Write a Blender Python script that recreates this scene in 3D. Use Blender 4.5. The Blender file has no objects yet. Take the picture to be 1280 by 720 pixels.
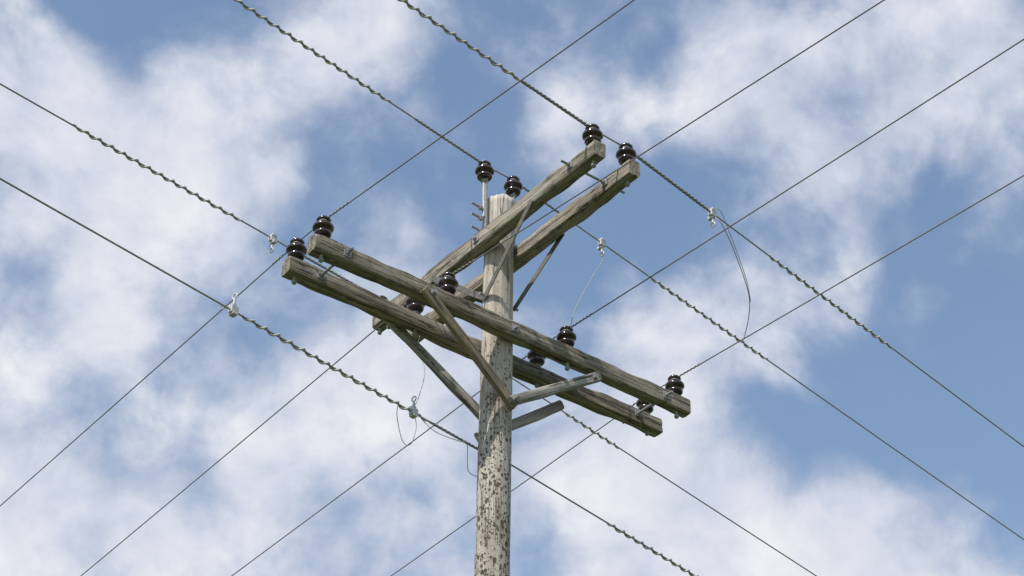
import bpy, bmesh, math, random
from mathutils import Vector, Matrix, noise
random.seed(7)
sc=bpy.context.scene
sc.view_settings.view_transform='Standard'; sc.view_settings.look='None'; sc.view_settings.exposure=0

# ------------------------------------------------------------------ helpers
def V(*a): return Vector(a)
def link(o,parent=None):
    sc.collection.objects.link(o)
    if parent is not None: o.parent=parent
    return o
def empty(name):
    e=bpy.data.objects.new(name,None); e.empty_display_size=.3; return link(e)
def mesh_obj(name,verts,faces,mat,parent=None,smooth=True,mw=None):
    me=bpy.data.meshes.new(name); me.from_pydata([tuple(v) for v in verts],[],faces); me.update()
    if smooth:
        me.polygons.foreach_set("use_smooth",[True]*len(me.polygons))
    o=bpy.data.objects.new(name,me)
    if mat is not None: me.materials.append(mat)
    link(o,parent)
    if mw is not None: o.matrix_world=mw
    return o
def tube(pts,rad,sides=8,caps=True):
    vs=[];fs=[];n=len(pts); prev=None
    for i,p in enumerate(pts):
        a=pts[max(i-1,0)]; b=pts[min(i+1,n-1)]; t=(b-a).normalized()
        if prev is None:
            x=t.orthogonal().normalized()
        else:
            x=(prev-t*prev.dot(t)).normalized()
        prev=x; y=t.cross(x)
        r=rad[i] if isinstance(rad,(list,tuple)) else rad
        for k in range(sides):
            A=2*math.pi*k/sides
            vs.append(p+x*math.cos(A)*r+y*math.sin(A)*r)
    for i in range(n-1):
        for k in range(sides):
            k2=(k+1)%sides
            fs.append((i*sides+k,i*sides+k2,(i+1)*sides+k2,(i+1)*sides+k))
    if caps:
        fs.append(tuple(reversed(range(sides)))); fs.append(tuple((n-1)*sides+k for k in range(sides)))
    return vs,fs
def join(parts):
    vs=[];fs=[]
    for v,f in parts:
        o=len(vs); vs+=v; fs+=[tuple(i+o for i in q) for q in f]
    return vs,fs
def lathe(profile,sides=28,M=Matrix()):
    vs=[];fs=[]
    for r,z in profile:
        for k in range(sides):
            a=2*math.pi*k/sides; vs.append(M@V(r*math.cos(a),r*math.sin(a),z))
    for i in range(len(profile)-1):
        for k in range(sides):
            k2=(k+1)%sides; fs.append((i*sides+k,i*sides+k2,(i+1)*sides+k2,(i+1)*sides+k))
    fs.append(tuple(reversed(range(sides)))); fs.append(tuple((len(profile)-1)*sides+k for k in range(sides)))
    return vs,fs
def box(c,ax,ay,az,hx,hy,hz):
    vs=[c+ax*sx*hx+ay*sy*hy+az*sz*hz for sx in(-1,1) for sy in(-1,1) for sz in(-1,1)]
    fs=[(0,1,3,2),(4,6,7,5),(0,4,5,1),(2,3,7,6),(0,2,6,4),(1,5,7,3)]
    return vs,fs

# ------------------------------------------------------------------ materials
def newmat(name):
    m=bpy.data.materials.new(name); m.use_nodes=True; nt=m.node_tree
    return m,nt,nt.nodes["Principled BSDF"]
def N(nt,t,**kw):
    n=nt.nodes.new(t)
    for k,v in kw.items(): setattr(n,k,v)
    return n
def ramp(nt,stops,inp):
    r=N(nt,"ShaderNodeValToRGB"); e=r.color_ramp.elements
    while len(e)<len(stops): e.new(.5)
    for x,(p,c) in zip(e,stops):
        x.position=p; x.color=(c[0],c[1],c[2],1) if isinstance(c,(tuple,list)) else (c,c,c,1)
    nt.links.new(inp,r.inputs[0]); return r
def noi(nt,vec,scale,detail=6,rough=.6,dist=0):
    n=N(nt,"ShaderNodeTexNoise"); n.inputs["Scale"].default_value=scale; n.inputs["Detail"].default_value=detail
    n.inputs["Roughness"].default_value=rough; n.inputs["Distortion"].default_value=dist
    nt.links.new(vec,n.inputs["Vector"]); return n
def mapping(nt,vec,scale,loc=(0,0,0)):
    m=N(nt,"ShaderNodeMapping"); m.inputs["Scale"].default_value=scale; m.inputs["Location"].default_value=loc
    nt.links.new(vec,m.inputs["Vector"]); return m.outputs[0]
def mixc(nt,fac,a,b,mode='MIX'):
    m=N(nt,"ShaderNodeMix",data_type='RGBA',blend_type=mode)
    for s,x in ((0,fac),(6,a),(7,b)):
        if hasattr(x,"is_output"): nt.links.new(x,m.inputs[s])
        elif s==0: m.inputs[0].default_value=x
        else: m.inputs[s].default_value=(x[0],x[1],x[2],1)
    return m.outputs[2]
def math_(nt,op,a,b=0.,clamp=False):
    m=N(nt,"ShaderNodeMath",operation=op,use_clamp=clamp)
    for s,x in ((0,a),(1,b)):
        if hasattr(x,"is_output"): nt.links.new(x,m.inputs[s])
        else: m.inputs[s].default_value=x
    return m.outputs[0]

def wood(name,base,light,green,dark,greenamt=.5,axis=0):
    m,nt,b=newmat(name)
    tc=N(nt,"ShaderNodeTexCoord"); oi=N(nt,"ShaderNodeObjectInfo")
    ad=N(nt,"ShaderNodeVectorMath",operation='ADD'); nt.links.new(tc.outputs["Object"],ad.inputs[0])
    sc_=N(nt,"ShaderNodeVectorMath",operation='SCALE'); nt.links.new(oi.outputs["Random"],sc_.inputs["Scale"]); sc_.inputs[0].default_value=(7,3,5)
    nt.links.new(sc_.outputs[0],ad.inputs[1]); vec=ad.outputs[0]
    def sv(l,t): return (l,t,t) if axis==0 else (t,t,l)
    g1=noi(nt,mapping(nt,vec,sv(1.4,34)),1.,8,.68,.3)      # broad grain
    g2=noi(nt,mapping(nt,vec,sv(3.,120)),1.,6,.7)         # fine fibres
    ck=noi(nt,mapping(nt,vec,sv(.8,24),(3,1,2)),1.,3,.5,.4)# checks (drying cracks)
    pa=noi(nt,vec,2.6,5,.6)
    pb=noi(nt,vec,11.,5,.65)
    c=mixc(nt,ramp(nt,[(.40,0),(.60,1)],g1.outputs[0]).outputs[0],base,light)
    c=mixc(nt,math_(nt,'MULTIPLY',ramp(nt,[(.42,0),(.62,1)],pa.outputs[0]).outputs[0],greenamt),c,green)
    f=ramp(nt,[(.38,1),(.52,0)],g2.outputs[0]).outputs[0]
    c=mixc(nt,math_(nt,'MULTIPLY',f,.65),c,dark)
    cr=ramp(nt,[(.482,0),(.5,1),(.518,0)],ck.outputs[0]).outputs[0]
    cr=math_(nt,'MULTIPLY',cr,ramp(nt,[(.40,0),(.50,1)],pb.outputs[0]).outputs[0])
    c=mixc(nt,math_(nt,'MULTIPLY',cr,.9),c,(dark[0]*.3,dark[1]*.3,dark[2]*.3))
    bl=ramp(nt,[(.57,0),(.69,1)],pb.outputs[0]).outputs[0]
    c=mixc(nt,math_(nt,'MULTIPLY',bl,.55),c,dark)
    nt.links.new(c,b.inputs["Base Color"]); b.inputs["Roughness"].default_value=.9
    b.inputs["Specular IOR Level"].default_value=.2
    h=math_(nt,'SUBTRACT',math_(nt,'ADD',math_(nt,'MULTIPLY',g1.outputs[0],.6),math_(nt,'MULTIPLY',g2.outputs[0],.5)),cr)
    bp=N(nt,"ShaderNodeBump"); bp.inputs["Strength"].default_value=.9; bp.inputs["Distance"].default_value=.008
    nt.links.new(h,bp.inputs["Height"]); nt.links.new(bp.outputs[0],b.inputs["Normal"])
    return m
M_arm =wood("weathered_arm_wood",(.205,.172,.127),(.47,.415,.335),(.225,.20,.13),(.06,.047,.035),.38)
M_armA=wood("weathered_arm_wood_pale",(.235,.20,.152),(.51,.46,.38),(.28,.25,.185),(.07,.055,.042),.28)
M_brace=wood("brace_wood",(.28,.22,.145),(.48,.40,.285),(.24,.20,.13),(.085,.065,.042),.3)
M_braceg=wood("brace_wood_grey",(.27,.25,.215),(.52,.49,.44),(.26,.245,.20),(.09,.08,.068),.2)

def pole_mat():
    m,nt,b=newmat("weathered_pole_wood")
    tc=N(nt,"ShaderNodeTexCoord"); vec=tc.outputs["Object"]
    g1=noi(nt,mapping(nt,vec,(30,30,1.5)),1.,8,.65,.3)
    g2=noi(nt,mapping(nt,vec,(110,110,4)),1.,6,.7)
    pa=noi(nt,vec,3.2,5,.6)
    sep=N(nt,"ShaderNodeSeparateXYZ"); nt.links.new(vec,sep.inputs[0])
    c=mixc(nt,ramp(nt,[(.40,0),(.60,1)],g1.outputs[0]).outputs[0],(.40,.355,.295),(.66,.605,.53))
    c=mixc(nt,math_(nt,'MULTIPLY',ramp(nt,[(.45,0),(.65,1)],pa.outputs[0]).outputs[0],.4),c,(.40,.345,.28))
    c=mixc(nt,math_(nt,'MULTIPLY',ramp(nt,[(.36,1),(.5,0)],g2.outputs[0]).outputs[0],.35),c,(.20,.16,.125))
    stn=noi(nt,mapping(nt,vec,(7,7,1.6),(5,5,5)),1.,5,.65)
    zt_=N(nt,"ShaderNodeMapRange"); nt.links.new(sep.outputs[2],zt_.inputs[0]); zt_.inputs[1].default_value=7.6; zt_.inputs[2].default_value=9.6; zt_.inputs[3].default_value=.25; zt_.inputs[4].default_value=.6
    c=mixc(nt,math_(nt,'MULTIPLY',ramp(nt,[(.48,0),(.62,1)],stn.outputs[0]).outputs[0],zt_.outputs[0]),c,(.25,.20,.145))
    ck=noi(nt,mapping(nt,vec,(20,20,.5),(1,2,3)),1.,3,.5,.3)
    cr=ramp(nt,[(.484,0),(.5,1),(.516,0)],ck.outputs[0]).outputs[0]
    cr=math_(nt,'MULTIPLY',cr,ramp(nt,[(.46,0),(.55,1)],noi(nt,vec,5.,3).outputs[0]).outputs[0])
    def pits(scale,seed,lo,hi):
        vo=N(nt,"ShaderNodeTexVoronoi",feature='F1'); vo.inputs["Scale"].default_value=1.; vo.inputs["Randomness"].default_value=1.
        dv=noi(nt,mapping(nt,vec,(50,50,30)),1.,3)
        mx=N(nt,"ShaderNodeVectorMath",operation='MULTIPLY_ADD'); nt.links.new(dv.outputs["Color"],mx.inputs[0]); mx.inputs[1].default_value=(.9,.9,.9)
        nt.links.new(mapping(nt,vec,scale,seed),mx.inputs[2]); nt.links.new(mx.outputs[0],vo.inputs["Vector"])
        zf=N(nt,"ShaderNodeMapRange"); nt.links.new(sep.outputs[2],zf.inputs[0])
        zf.inputs[1].default_value=9.0; zf.inputs[2].default_value=7.3; zf.inputs[3].default_value=lo; zf.inputs[4].default_value=hi
        rnd=N(nt,"ShaderNodeSeparateColor"); nt.links.new(vo.outputs["Color"],rnd.inputs[0])
        thr=math_(nt,'MULTIPLY',math_(nt,'ADD',zf.outputs[0],math_(nt,'MULTIPLY',math_(nt,'SUBTRACT',noi(nt,vec,7.,3).outputs[0],.5),.5)),math_(nt,'ADD',math_(nt,'MULTIPLY',rnd.outputs[0],1.0),.3))
        return math_(nt,'MULTIPLY',math_(nt,'SUBTRACT',thr,vo.outputs["Distance"]),14.,True)
    pit=math_(nt,'MAXIMUM',pits((42,42,30),(0,0,0),.14,.48),pits((80,80,55),(3,7,1),.14,.32))
    allc=math_(nt,'MAXIMUM',cr,pit)
    c=mixc(nt,math_(nt,'MULTIPLY',allc,.9),c,(.085,.06,.042))
    nt.links.new(c,b.inputs["Base Color"]); b.inputs["Roughness"].default_value=.9; b.inputs["Specular IOR Level"].default_value=.2
    h=math_(nt,'SUBTRACT',math_(nt,'ADD',math_(nt,'MULTIPLY',g1.outputs[0],.6),math_(nt,'MULTIPLY',g2.outputs[0],.4)),allc)
    bp=N(nt,"ShaderNodeBump"); bp.inputs["Strength"].default_value=.7; bp.inputs["Distance"].default_value=.006
    nt.links.new(h,bp.inputs["Height"]); nt.links.new(bp.outputs[0],b.inputs["Normal"])
    return m
M_pole=pole_mat()
def metal(name,col,rough,met,var=.3,scale=60):
    m,nt,b=newmat(name); tc=N(nt,"ShaderNodeTexCoord")
    n=noi(nt,tc.outputs["Object"],scale,5,.6)
    c=mixc(nt,ramp(nt,[(.35,0),(.65,1)],n.outputs[0]).outputs[0],tuple(x*(1-var) for x in col),col)
    nt.links.new(c,b.inputs["Base Color"]); b.inputs["Metallic"].default_value=met; b.inputs["Roughness"].default_value=rough
    return m
M_galv=metal("galvanised_steel",(.42,.42,.41),.6,.4)
M_steel=metal("dull_brace_steel",(.22,.20,.175),.7,.3,.45,25)
M_wire=metal("weathered_aluminium_conductor",(.40,.385,.35),.6,.3)
M_wired=metal("weathered_copper_conductor",(.24,.225,.21),.6,.2)
M_damp=metal("grey_pvc_rod",(.60,.585,.53),.5,0,.2)
M_clamp=metal("clamp_alloy",(.66,.65,.62),.5,.2)
M_ins=metal("brown_glazed_porcelain",(.034,.012,.009),.16,0,.35,12)
M_ins.node_tree.nodes["Principled BSDF"].inputs["Coat Weight"].default_value=.8
M_ins.node_tree.nodes["Principled BSDF"].inputs["Coat Roughness"].default_value=.11

# ------------------------------------------------------------------ pole frame
B_=.65740
U=V(math.cos(B_),math.sin(B_),0); W=V(math.sin(B_),-math.cos(B_),0); Zv=V(0,0,1)
hA,hB,hT=9.290,8.544,9.688
S=.145
def lean(z): return V(.015-(9.688-z)*.0155,0,0)   # the pole leans very slightly

pole_root=empty("utility_pole")
def rpole(z): return .098+(9.69-z)*.0028
vs=[];fs=[];SD=48; zs=[-1.0+i*(10.688/260) for i in range(261)]
for z in zs:
    c=lean(z)
    for k in range(SD):
        a=2*math.pi*k/SD; r=rpole(z)
        q=V(math.cos(a)*2.2,math.sin(a)*2.2,z*.8); r*=1+.05*noise.noise(q)
        q=V(math.cos(a)*9,math.sin(a)*9,z*.9); n=noise.noise(q); r-=.006*max(0,n)
        zz=z
        if z>9.67: zz=z+.02*noise.noise(V(math.cos(a)*3,math.sin(a)*3,1))
        vs.append(c+V(r*math.cos(a),r*math.sin(a),zz))
n=len(zs)
for i in range(n-1):
    for k in range(SD):
        k2=(k+1)%SD; fs.append((i*SD+k,i*SD+k2,(i+1)*SD+k2,(i+1)*SD+k))
top=len(vs); vs.append(lean(9.69)+V(0,0,9.70))
for k in range(SD): fs.append(((n-1)*SD+k,(n-1)*SD+(k+1)%SD,top))
mesh_obj("pole_shaft",vs,fs,M_pole,pole_root)

def beam(name,a,b,wdir,w,h,mat,seed,wear=.005,segs=60,parent=None):
    """weathered rectangular timber from a to b, local X along its length"""
    parent=parent or pole_root
    X=(b-a); ln=X.length; X.normalize(); Y=(wdir-X*wdir.dot(X)).normalized(); Z=X.cross(Y)
    prof=[]; bev=.006; hw,hh=w/2,h/2
    def edge(p,q,m):
        return [(p[0]+(q[0]-p[0])*t/m,p[1]+(q[1]-p[1])*t/m) for t in range(m)]
    cs=[(-hw+bev,-hh),(hw-bev,-hh),(hw,-hh+bev),(hw,hh-bev),(hw-bev,hh),(-hw+bev,hh),(-hw,hh-bev),(-hw,-hh+bev)]
    for i in range(8):
        prof+=edge(cs[i],cs[(i+1)%8],5 if i%2==0 else 1)
    P=len(prof); vs=[];fs=[]
    random.seed(seed); bow=random.uniform(-.008,.008); tw=random.uniform(-.03,.03)
    for i in range(segs+1):
        t=i/segs; x=-ln/2+ln*t
        an=tw*(t-.5)
        for (y,z) in prof:
            q=V(x*1.7+seed*5,y*30,z*30); d=wear*noise.noise(q)
            q2=V(x*9+seed*3,y*60,z*60); d+=wear*.5*noise.noise(q2)
            corner=(abs(y)>hw-bev*1.2) and (abs(z)>hh-bev*1.2)
            if corner: d-=wear*(.5+noise.noise(V(x*6+seed,y*10,z*10))*1.4)
            f=1+d/max(hw,hh)*1.3
            yy,zz=y*f,z*f+bow*(1-(2*t-1)**2)
            yy,zz=yy*math.cos(an)-zz*math.sin(an),yy*math.sin(an)+zz*math.cos(an)
            xx=x
            if i in(0,segs): xx+=.006*noise.noise(V(y*50,z*50,seed+i))
            vs.append(V(xx,yy,zz))
    for i in range(segs):
        for k in range(P):
            k2=(k+1)%P; fs.append((i*P+k,(i+1)*P+k,(i+1)*P+k2,i*P+k2))
    fs.append(tuple(range(P))); fs.append(tuple(reversed([segs*P+k for k in range(P)])))
    mw=Matrix((( X.x,Y.x,Z.x,0),(X.y,Y.y,Z.y,0),(X.z,Y.z,Z.z,0),(0,0,0,1))); mw.translation=(a+b)/2
    o=mesh_obj(name,vs,fs,mat,parent,False,mw)
    bm=bmesh.new(); bm.from_mesh(o.data); bmesh.ops.recalc_face_normals(bm,faces=bm.faces); bm.to_mesh(o.data); bm.free()
    o.data.polygons.foreach_set("use_smooth",[True]*len(o.data.polygons))
    o.data.set_sharp_from_angle(angle=math.radians(28))
    return o
aw,ah=.092,.118
cB=lean(hB); cA=lean(hA)
beam("lower_crossarm_near",cB+U*-1.525+W*S+Zv*hB,cB+U*1.525+W*S+Zv*hB,W,aw,ah,M_arm,1)
beam("lower_crossarm_far",cB+U*-1.525-W*S+Zv*hB,cB+U*1.525-W*S+Zv*(hB-.01),W,aw,ah,M_arm,2)
beam("upper_crossarm_near",cA+W*-1.22-U*S+Zv*hA,cA+W*1.22-U*S+Zv*hA,U,aw,ah,M_armA,3)
beam("upper_crossarm_far",cA+W*-1.22+U*S+Zv*hA,cA+W*1.22+U*S+Zv*(hA-.01),U,aw,ah,M_armA,4)

# braces
fo=S+aw/2+.022
def wbrace(name,p,q,side,mat,seed,h=.074): beam(name,p,q,side,.04,h,mat,seed,.003,24)
wbrace("brace_1",cB+U*-.735+W*fo+Zv*(hB-.025),cB+U*.04+W*.130+Zv*7.99,W,M_brace,11)
wbrace("brace_2",cB+U*.69+W*(fo-.01)+Zv*(hB-.100),cB+U*-.02+W*(.17)+Zv*7.99,W,M_braceg,12,.068)
wbrace("brace_3",cB+U*-.72-W*fo+Zv*(hB-.01),cB+U*.04-W*.130+Zv*8.0,W,M_braceg,13)
wbrace("brace_4",cB+U*.71-W*fo+Zv*(hB-.105),cB+U*-.02-W*.17+Zv*7.89,W,M_braceg,14,.068)
def sbrace(name,p,q,side):
    X=(q-p).normalized(); Y=(side-X*side.dot(X)).normalized(); Z=X.cross(Y)
    v,f=box((p+q)/2,X,Y,Z,(q-p).length/2,.0035,.022)
    o=mesh_obj(name,v,f,M_steel,pole_root,False)
    md=o.modifiers.new("b",'BEVEL'); md.width=.002; md.segments=2
fa=S+aw/2+.006
for i,(sd,sg,wv,dz) in enumerate(((-1,1,.60,-.045),(1,1,.44,-.035),(-1,-1,.5,-.035),(1,-1,.5,-.035))):
    sbrace("flat_brace_%d"%(i+1),cA+U*sd*fa+W*(wv*sg)+Zv*(hA+dz),cA+U*sd*(.114+.006*sg)+Zv*8.84,U)

# bolts
bolts=[]
def bolt(a,b,r=.009):
    bolts.append(tube([a,b],r,8))
def washer(c,d,sz=.026):
    x=(Zv-d*Zv.dot(d)); x=x.normalized() if x.length>.01 else d.orthogonal().normalized(); y=d.cross(x)
    bolts.append(box(c,d,x,y,.003,sz,sz)); bolts.append(tube([c+d*.002,c+d*.018],.016,6))
for uu in (-1.30,1.30,0.0):
    e=S+.11 if uu else S+.075
    bolt(cB+U*uu+W*e+Zv*hB,cB+U*uu-W*e+Zv*hB)
    for sg in(1,-1):
        washer(cB+U*uu+W*sg*(S+aw/2+.004)+Zv*hB,W*sg)
        if uu: washer(cB+U*uu+W*sg*(S-aw/2-.004)+Zv*hB,W*-sg)
for ww in (-.98,.98,0.0):
    e=S+.12 if ww else S+.075
    bolt(cA-U*e+W*ww+Zv*hA,cA+U*e+W*ww+Zv*(hA))
    for sg in(1,-1):
        washer(cA+W*ww+U*sg*(S+aw/2+.004)+Zv*hA,U*sg)
        if ww: washer(cA+W*ww+U*sg*(S-aw/2-.004)+Zv*hA,U*-sg)
for uu,wz in ((-.70,1),(-.70,-1),(.69,-1)):
    washer(cB+U*uu*.97+W*wz*(fo+.024)+Zv*(hB-(.04 if uu<0 else .115)),W*wz,.018)
washer(cB+U*.64+W*(fo+.012)+Zv*(hB-.135),W,.016)
bolt(cB+W*.23+Zv*8.01,cB+Zv*8.01); washer(cB+W*.198+Zv*8.01,W,.02)
bolt(cB+Zv*7.93,cB-W*.22+Zv*7.93)
bolt(cA+U*.16+Zv*8.86,cA-U*.16+Zv*8.86)
for zz in (9.57,9.48,9.37):
    bolt(cA-U*.06+Zv*zz,cA-U*.235+Zv*(zz+.01),.009); bolts.append(tube([cA-U*.15+Zv*zz,cA-U*.17+Zv*zz],.018,6))
v,f=join(bolts); mesh_obj("bolts_and_washers",v,f,M_galv,pole_root,False)
st=[]
for z,a in ((8.0,-2.0),(7.83,-1.2),(8.3,-1.8),(8.62,-.7),(7.5,-2.2),(8.15,-1.1)):
    r=rpole(z); c=lean(z)+Zv*z; d=V(math.cos(a),math.sin(a),0); st.append(tube([c+d*(r-.02),c+d*(r+.022)],.006,6))
v,f=join(st); mesh_obj("nails",v,f,M_steel,pole_root,False)

# insulators
PROF=[(.028,0),(.046,.000),(.053,.008),(.054,.022),(.046,.031),(.037,.036),(.038,.042),(.060,.046),(.067,.055),(.067,.067),(.059,.080),(.041,.088),(.034,.093),(.034,.104),(.044,.109),(.047,.120),(.040,.131),(.022,.137),(.004,.138)]
ins_i=0
def insulator(base,pin_len,pin_through=.0):
    global ins_i; ins_i+=1
    T=Matrix.Translation(base)
    v,f=lathe(PROF,32,T); o=mesh_obj("insulator_%d"%ins_i,v,f,M_ins,pole_root)
    pts=[base+Zv*.02,base-Zv*pin_len,base-Zv*(pin_len+pin_through)] if pin_through else [base+Zv*.02,base-Zv*pin_len]
    p=[tube(pts,.011,10)]
    p.append(tube([base-Zv*(pin_len-.001),base-Zv*(pin_len-.008)],.026,12))
    if pin_through: p.append(tube([base-Zv*(pin_len+pin_through-.022),base-Zv*(pin_len+pin_through-.008)],.017,6))
    ring=[base+V(.037*math.cos(a),.037*math.sin(a),.098+.003*math.sin(3*a)) for a in [i*math.pi/12 for i in range(25)]]
    p.append(tube(ring,.004,6,False))
    v,f=join(p); mesh_obj("insulator_pin_%d"%ins_i,v,f,M_galv,pole_root)
UB=[-1.455,-.506,.469,1.431]; UB2=[-1.46,-.55,.45,1.42]
bz=hB+ah/2+.028
for a in UB: insulator(cB+U*a+W*S+Zv*bz,.028,ah+.05)
for a in UB2: insulator(cB+U*a-W*S+Zv*bz,.028,ah+.05)
az_=hA+ah/2+.028; va=1.155; vb=-1.185
for a,b in((-S,va),(S,va-.01)): insulator(cA+U*a+W*b+Zv*az_,.028,ah+.05)
for a,b in((-S,vb),(S,vb)): insulator(cA+U*a+W*b+Zv*(az_-.018),.010,ah+.05)
tz=9.838
insulator(lean(9.7)-U*.135+Zv*tz,.03); insulator(lean(9.7)+U*.115+Zv*(tz-.01),.03)
v1=box(lean(9.6)-U*.128+Zv*9.58,U,W,Zv,.006,.022,.25); v2=box(lean(9.6)+U*.112+Zv*9.58,U,W,Zv,.006,.022,.25)
p1=tube([lean(9.6)-U*.135+Zv*9.5,lean(9.6)-U*.135+Zv*9.83],.014,8);p2=tube([lean(9.6)+U*.115+Zv*9.5,lean(9.6)+U*.115+Zv*9.82],.014,8)
v,f=join([v1,v2,p1,p2]); mesh_obj("ridge_pins",v,f,M_galv,pole_root,False)
z4=7.785; sp=V(lean(z4).x,.155,z4)
v,f=lathe([(.02,-.04),(.04,-.035),(.042,-.02),(.024,-.008),(.024,.008),(.042,.02),(.04,.035),(.02,.04)],20,Matrix.Translation(sp))
mesh_obj("spool_insulator",v,f,M_ins,pole_root)
v,f=join([box(sp+Zv*.047-V(0,.03,0),V(1,0,0),V(0,1,0),Zv,.018,.05,.003),box(sp-Zv*.047-V(0,.03,0),V(1,0,0),V(0,1,0),Zv,.018,.05,.003),tube([sp+Zv*.07,sp-Zv*.07],.007,8)])
mesh_obj("spool_bracket",v,f,M_galv,pole_root,False)

# ------------------------------------------------------------------ conductors
K,LS=.04,60.
def at(O,azd,s,k=K):
    a=math.radians(azd); return V(O.x+math.cos(a)*s,O.y+math.sin(a)*s,O.z-k*(s-s*s/LS))
def svals():
    s=[.0,.03]; x=.03
    while x<60: x+=.12 if x<1 else (.3 if x<8 else 1.2); s.append(min(x,60))
    return s
def line(OL,azL,OR,azR,r,mat):
    sv=svals()
    pts=[at(OL,azL,s) for s in reversed(sv)]+[at(OR,azR,s) for s in sv]
    v,f=tube(pts,r,8); return mesh_obj("power_line",v,f,mat)
def helix(O,azd,s0,s1,amp,pitch,r,name,mat,parent,ph=0.,strands=1):
    parts=[]
    for st_ in range(strands):
        pts=[];n=int((s1-s0)/pitch*12)
        for i in range(n+1):
            t=i/n; s=s0+(s1-s0)*t; c=at(O,azd,s); d=(at(O,azd,s+.01)-c).normalized()
            x=d.cross(Zv).normalized(); y=x.cross(d)
            A=2*math.pi*(s/pitch)+ph+st_*2*math.pi/strands+.5*noise.noise(V(s*3,ph,0))
            e=min(1,t*12,(1-t)*12); am=amp*(.5+.5*e)*(1+.18*noise.noise(V(s*7,ph+5,1)))
            pts.append(c+x*math.cos(A)*am+y*math.sin(A)*am)
        parts.append(tube(pts,r,6))
    v,f=join(parts); return mesh_obj(name,v,f,mat,parent)
def armor(O,azd,s0,s1,parent,r=.0085):
    return helix(O,azd,s0,s1,r*.75,.11,r*.62,"armor_rod",M_wire,parent,0,3)

zB=bz+.120; zA=az_+.120; zt=tz+.120
lB=[(128.8,-48.7),(127.6,-48.6),(128.1,-51.5),(127.1,-51.8)]
BL=[]
for i in range(4):
    OL=cB+U*UB2[i]-W*S+Zv*zB; OR=cB+U*UB[i]+W*S+Zv*zB
    o=line(OL,lB[i][0],OR,lB[i][1],.0042,M_wired); BL.append((o,OL,OR))
    for OO,a in((OL,lB[i][0]),(OR,lB[i][1])): helix(OO,a,.0,.28,.006,.035,.0028,"tie_wire",M_wire,o)
AL=[]
for OL,aL,OR,aR in ((cA-U*S+W*va+Zv*zA,-133.6,cA+U*S+W*(va-.01)+Zv*zA,45.8),
                    (lean(9.7)-U*.135+Zv*zt,-132.0,lean(9.7)+U*.115+Zv*(zt-.01),46.0),
                    (cA-U*S+W*vb+Zv*(zA-.018),-132.2,cA+U*S+W*vb+Zv*(zA-.018),47.5),
                    (sp+V(-.02,.03,0),-129.9,sp+V(.02,.03,0),47.0)):
    o=line(OL,aL,OR,aR,.0055,M_wire); AL.append((o,OL,aL,OR,aR))
DA,DP,DR=.0120,.100,.0066
def damp(i,side,s0,s1):
    o,OL,aL,OR,aR=AL[i]; O,a=(OL,aL) if side<0 else (OR,aR)
    helix(O,a,s0,s1,DA,DP,DR,"spiral_vibration_damper",M_damp,o,i*1.3+side)
damp(0,-1,.66,1.95); damp(0,1,1.5,2.95)
damp(1,-1,.92,2.30); damp(1,1,1.45,2.88)
damp(2,-1,1.32,2.72); damp(2,1,1.68,2.32)
damp(3,-1,.62,2.18); damp(3,1,1.08,2.1)
armor(AL[0][1],AL[0][2],0,.68,AL[0][0]); armor(AL[0][3],AL[0][4],0,.86,AL[0][0])
armor(AL[1][1],AL[1][2],0,.7,AL[1][0],.007); armor(AL[1][3],AL[1][4],0,.5,AL[1][0],.007)
armor(AL[2][1],AL[2][2],0,.9,AL[2][0],.007); armor(AL[2][3],AL[2][4],0,.9,AL[2][0],.007)
armor(AL[3][1],AL[3][2],0,.6,AL[3][0],.007)

def clamp(c,d,parent,drop=V(0,0,-1)):
    d=d.normalized(); dn=(drop-d*drop.dot(d)).normalized(); sd=d.cross(dn)
    p=[box(c+dn*.006,d,sd,dn,.026,.016,.024),box(c-dn*.022,d,sd,dn,.018,.020,.008),
       box(c+dn*.036+sd*.012,d,sd,dn,.014,.022,.012),tube([c+dn*.03,c+dn*.085],.008,8)]
    ring=[c+dn*.10+dn*.017*math.cos(a)+sd*.017*math.sin(a) for a in [i*math.pi/8 for i in range(17)]]
    p.append(tube(ring,.005,6,False))
    v,f=join(p); o=mesh_obj("hot_line_clamp",v,f,M_clamp,parent,False)
    md=o.modifiers.new("b",'BEVEL'); md.width=.004; md.segments=2
def bez(pts,n=14):
    out=[]; P=[pts[0]]+pts+[pts[-1]]
    for i in range(1,len(P)-2):
        for k in range(n):
            t=k/n; a,b,c,d=P[i-1],P[i],P[i+1],P[i+2]
            out.append(.5*((2*b)+(c-a)*t+(2*a-5*b+4*c-d)*t*t+(3*b-a-3*c+d)*t**3))
    out.append(pts[-1]); return out
def jumper(pts,parent,r=.0032,mat=None):
    v,f=tube(bez(pts),r,6); mesh_obj("jumper_wire",v,f,mat or M_galv,parent)
dirA=lambda a:V(math.cos(math.radians(a)),math.sin(math.radians(a)),0)
P=at(AL[0][3],AL[0][4],.88); Q=at(BL[3][2],-51.8,.62)
clamp(P,dirA(45.8),AL[0][0]); 
jumper([P+V(.01,0,-.03),P+V(.06,0,-.10),P.lerp(Q,.35)+V(.10,-.02,0),P.lerp(Q,.7)+V(.13,-.02,0.02),Q+V(.05,0,.05),Q],AL[0][0])
jumper([P+V(.0,0,.03),P+V(.055,0,.02),P.lerp(Q,.18)+V(.095,0,.0),P.lerp(Q,.5)+V(.14,0,0),P.lerp(Q,.72)+V(.135,-.02,0.02)],AL[0][0],.0026)
P=at(AL[1][3],AL[1][4],.93); Q=at(BL[2][2],-51.5,.06)
clamp(P,dirA(46.3),AL[1][0])
jumper([P+V(0,0,-.08),P+V(.0,0,-.16),P.lerp(Q,.45)+V(.015,0,0),P.lerp(Q,.8)+V(-.02,0,0),Q+V(-.01,0,.0),Q],AL[1][0])
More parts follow.
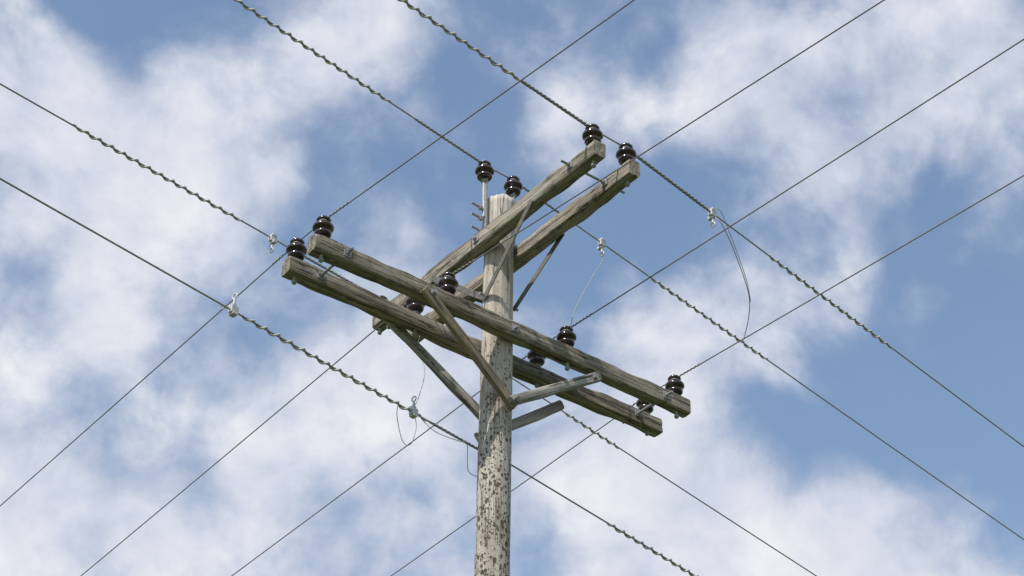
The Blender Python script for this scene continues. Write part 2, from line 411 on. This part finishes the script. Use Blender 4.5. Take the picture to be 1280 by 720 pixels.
P=at(AL[2][1],AL[2][2],1.04); Q=at(BL[0][1],128.8,.22)
clamp(P,dirA(-132.5),AL[2][0])
jumper([P+V(-.01,0,-.04),P+V(-.03,0,-.12),P.lerp(Q,.55)+V(-.07,0,-.03),P.lerp(Q,.85)+V(-.06,0,.02),Q],AL[2][0],.0024)
P=at(AL[3][1],AL[3][2],2.24); Q=at(BL[0][1],128.8,.80)
clamp(P,dirA(-129.9),AL[3][0],V(0,0,1))
jumper([P+V(0,0,.03),P.lerp(Q,.3)+V(-.06,0,.0),P.lerp(Q,.7)+V(-.06,0,0),Q],AL[3][0],.0028)
P=at(AL[3][1],AL[3][2],.74); Q=at(AL[2][3],AL[2][4],.12)
clamp(P,dirA(-129.9),AL[3][0],V(0,0,1))
jumper([P+V(0,0,.04),P+V(.03,0,.12),P.lerp(Q,.35)+V(.04,0,.05),P.lerp(Q,.7)+V(-.03,0,0.02),Q],AL[3][0],.0026)
jumper([P+V(0,0,.0),P+V(.02,0,-.10),P+V(-.01,0,-.22),P+V(-.06,0,-.20),P+V(-.10,0,-.02),P+V(-.09,0,.08)],AL[3][0],.0026)
R=lean(7.5)+V(-.10,-.02,7.52)
jumper([P+V(.03,.03,.0),P+V(.13,.05,-.10),P+V(.28,.1,-.14),R.lerp(P,.3)+V(.05,0,.10),R.lerp(P,.15)+V(.0,0,-.02),R],AL[3][0],.0026)

# ------------------------------------------------------------------ ground
m,nt,b=newmat("grass_ground"); tc=N(nt,"ShaderNodeTexCoord")
n1=noi(nt,tc.outputs["Object"],.15,8,.6); n2=noi(nt,tc.outputs["Object"],9,6,.7)
c=mixc(nt,n1.outputs[0],(.045,.075,.022),(.10,.11,.045)); c=mixc(nt,math_(nt,'MULTIPLY',n2.outputs[0],.6),c,(.03,.05,.015))
nt.links.new(c,b.inputs["Base Color"]); b.inputs["Roughness"].default_value=.95
bp=N(nt,"ShaderNodeBump"); bp.inputs["Strength"].default_value=.6; bp.inputs["Distance"].default_value=.05; nt.links.new(n2.outputs[0],bp.inputs["Height"]); nt.links.new(bp.outputs[0],b.inputs["Normal"])
vs=[];fs=[];rings=[0.5,1,2,4,8,15,30,60,120,250,500,1000,2000,4000]
for r in rings:
    for k in range(48):
        a=2*math.pi*k/48; x,y=r*math.cos(a),r*math.sin(a); h=0 if r<6 or r>400 else .12*noise.noise(V(x*.08,y*.08,0))*min(1,(r-6)/10)
        vs.append(V(x,y,h))
vs.append(V(0,0,0))
for i in range(len(rings)-1):
    for k in range(48): fs.append((i*48+k,(i+1)*48+k,(i+1)*48+(k+1)%48,i*48+(k+1)%48))
for k in range(48): fs.append((len(vs)-1,k,(k+1)%48))
mesh_obj("ground",vs,fs,m)

# ------------------------------------------------------------------ sun + sky
sel=math.radians(54); saz=math.radians(-146)   # azimuth measured from +Y toward +X
sd=V(math.sin(saz)*math.cos(sel),math.cos(saz)*math.cos(sel),math.sin(sel))
sl=bpy.data.lights.new("sun",'SUN'); sl.energy=4.3; sl.angle=math.radians(.5); sl.color=(1,.95,.87)
so=link(bpy.data.objects.new("sun",sl)); so.rotation_euler=(-sd).to_track_quat('-Z','Y').to_euler(); so.location=(0,0,30)

w=bpy.data.worlds.new("World"); sc.world=w; w.use_nodes=True; nt=w.node_tree; nt.nodes.clear()
out=N(nt,"ShaderNodeOutputWorld")
sky=N(nt,"ShaderNodeTexSky",sky_type='NISHITA'); sky.sun_disc=False; sky.sun_elevation=sel; sky.sun_rotation=saz
sky.air_density=1.35; sky.dust_density=.5; sky.ozone_density=1.5
bg1=N(nt,"ShaderNodeBackground"); nt.links.new(sky.outputs[0],bg1.inputs[0]); bg1.inputs[1].default_value=.15
tc=N(nt,"ShaderNodeTexCoord"); d=tc.outputs["Generated"]
def warp(vec,scale,detail,amt):
    n=noi(nt,vec,scale,detail,.5); o=N(nt,"ShaderNodeVectorMath",operation='SUBTRACT'); nt.links.new(n.outputs["Color"],o.inputs[0]); o.inputs[1].default_value=(.5,.5,.5)
    m=N(nt,"ShaderNodeVectorMath",operation='MULTIPLY_ADD'); nt.links.new(o.outputs[0],m.inputs[0]); m.inputs[1].default_value=(amt,)*3; nt.links.new(vec,m.inputs[2]); return m.outputs[0]
dw=warp(d,7.,3,.055)
# (azimuth from +Y, elevation, angular radius, weight) of each cloud mass / gap
BL_=[(-15.6,39.6,6.0,.24),(-19.4,41.0,5,.14),(-10.7,39.2,4.5,.14),(-4.7,43.1,3.6,.2),(9.1,42.9,5.0,.2),(12.4,41.0,4.5,.14),(19.3,41.9,4,.22),(2.5,41.0,3,.12),(15.5,39.2,2.2,.14),
 (-16.4,34.4,5.5,.16),(-15.9,28.6,4.5,.24),(-10.6,30.1,4.5,.18),(-3.9,31,4.2,.24),(-5.8,33.3,3.5,.16),(6.9,33.9,3.6,.22),(11,34.4,3.6,.22),(4.5,31,3.2,.2),(4.9,27.6,3.2,.36),(9.3,27.6,3.4,.38),(13.6,27.6,3.2,.36),(19,36.1,2,.22),
 (-15.2,44,4.0,-.40),(-10.5,43.6,2.5,-.16),(-.3,41.0,2.5,-.2),(7.9,38,3.4,-.22),(-9.4,34.8,3.6,-.2),(13,31.3,3.4,-.38),(17.4,32.2,4.4,-.36),(16.9,37.2,3.4,-.22),(-6.8,38.5,2.6,-.14),(9,31,2.2,-.22),(1.2,44,2.6,-.14),(-14,31.2,2.2,-.14),(-19,37.2,2.2,-.12)]
acc=None
for az,el,rd,wt in BL_:
    a,e=math.radians(az),math.radians(el); c=(math.sin(a)*math.cos(e),math.cos(a)*math.cos(e),math.sin(e))
    q=N(nt,"ShaderNodeVectorMath",operation='DISTANCE'); nt.links.new(dw,q.inputs[0]); q.inputs[1].default_value=c
    mr=N(nt,"ShaderNodeMapRange",interpolation_type='SMOOTHERSTEP'); nt.links.new(q.outputs["Value"],mr.inputs[0])
    mr.inputs[1].default_value=0; mr.inputs[2].default_value=math.radians(rd)*1.5; mr.inputs[3].default_value=wt; mr.inputs[4].default_value=0
    acc=mr.outputs[0] if acc is None else math_(nt,'ADD',acc,mr.outputs[0])
f1=noi(nt,dw,12.,8,.58)
vo=N(nt,"ShaderNodeTexVoronoi",feature='F1'); vo.inputs["Scale"].default_value=26.
nt.links.new(warp(dw,30.,3,.03),vo.inputs["Vector"])
base=math_(nt,'SUBTRACT',math_(nt,'MULTIPLY',math_(nt,'SUBTRACT',f1.outputs[0],.5),1.65),math_(nt,'MULTIPLY',math_(nt,'SUBTRACT',vo.outputs["Distance"],.5),.26))
den=math_(nt,'ADD',base,math_(nt,'ADD',acc,.54))
cov=N(nt,"ShaderNodeMapRange",interpolation_type='SMOOTHSTEP'); nt.links.new(den,cov.inputs[0])
cov.inputs[1].default_value=.32; cov.inputs[2].default_value=.88; cov.inputs[3].default_value=.06; cov.inputs[4].default_value=.97
shn=noi(nt,mapping(nt,dw,(1,1,1.3),(.02,.01,.0)),15.,6,.58)
thick=ramp(nt,[(.45,0),(1.1,1)],den)
sh=math_(nt,'ADD',math_(nt,'MULTIPLY',thick.outputs[0],.42),math_(nt,'MULTIPLY',math_(nt,'SUBTRACT',math_(nt,'MULTIPLY',shn.outputs[0],1.4),.32),.8))
cc=ramp(nt,[(.25,(.45,.515,.665)),(.55,(.62,.665,.78)),(.88,(.88,.89,.925))],sh)
bg2=N(nt,"ShaderNodeBackground"); nt.links.new(cc.outputs[0],bg2.inputs[0]); bg2.inputs[1].default_value=1.
mx=N(nt,"ShaderNodeMixShader"); nt.links.new(cov.outputs[0],mx.inputs[0]); nt.links.new(bg1.outputs[0],mx.inputs[1]); nt.links.new(bg2.outputs[0],mx.inputs[2])
nt.links.new(mx.outputs[0],out.inputs[0])
w.name="sky"
w.cycles.sampling_method='MANUAL'; w.cycles.sample_map_resolution=256

# ------------------------------------------------------------------ camera
cd=bpy.data.cameras.new("camera"); cam=link(bpy.data.objects.new("camera",cd))
cd.sensor_width=36; cd.lens=2373.54/1280*36; cd.clip_start=.05; cd.clip_end=12000
pit,yaw,rol=.62608,.00938,-.00258
fw=V(math.sin(yaw)*math.cos(pit),math.cos(yaw)*math.cos(pit),math.sin(pit)); r=V(math.cos(yaw),-math.sin(yaw),0); up=r.cross(fw)
r2=r*math.cos(rol)+up*math.sin(rol); u2=-r*math.sin(rol)+up*math.cos(rol)
mw=Matrix(((r2.x,u2.x,-fw.x,0),(r2.y,u2.y,-fw.y,-10.19387),(r2.z,u2.z,-fw.z,1.6),(0,0,0,1)))
cam.matrix_world=mw; sc.camera=cam
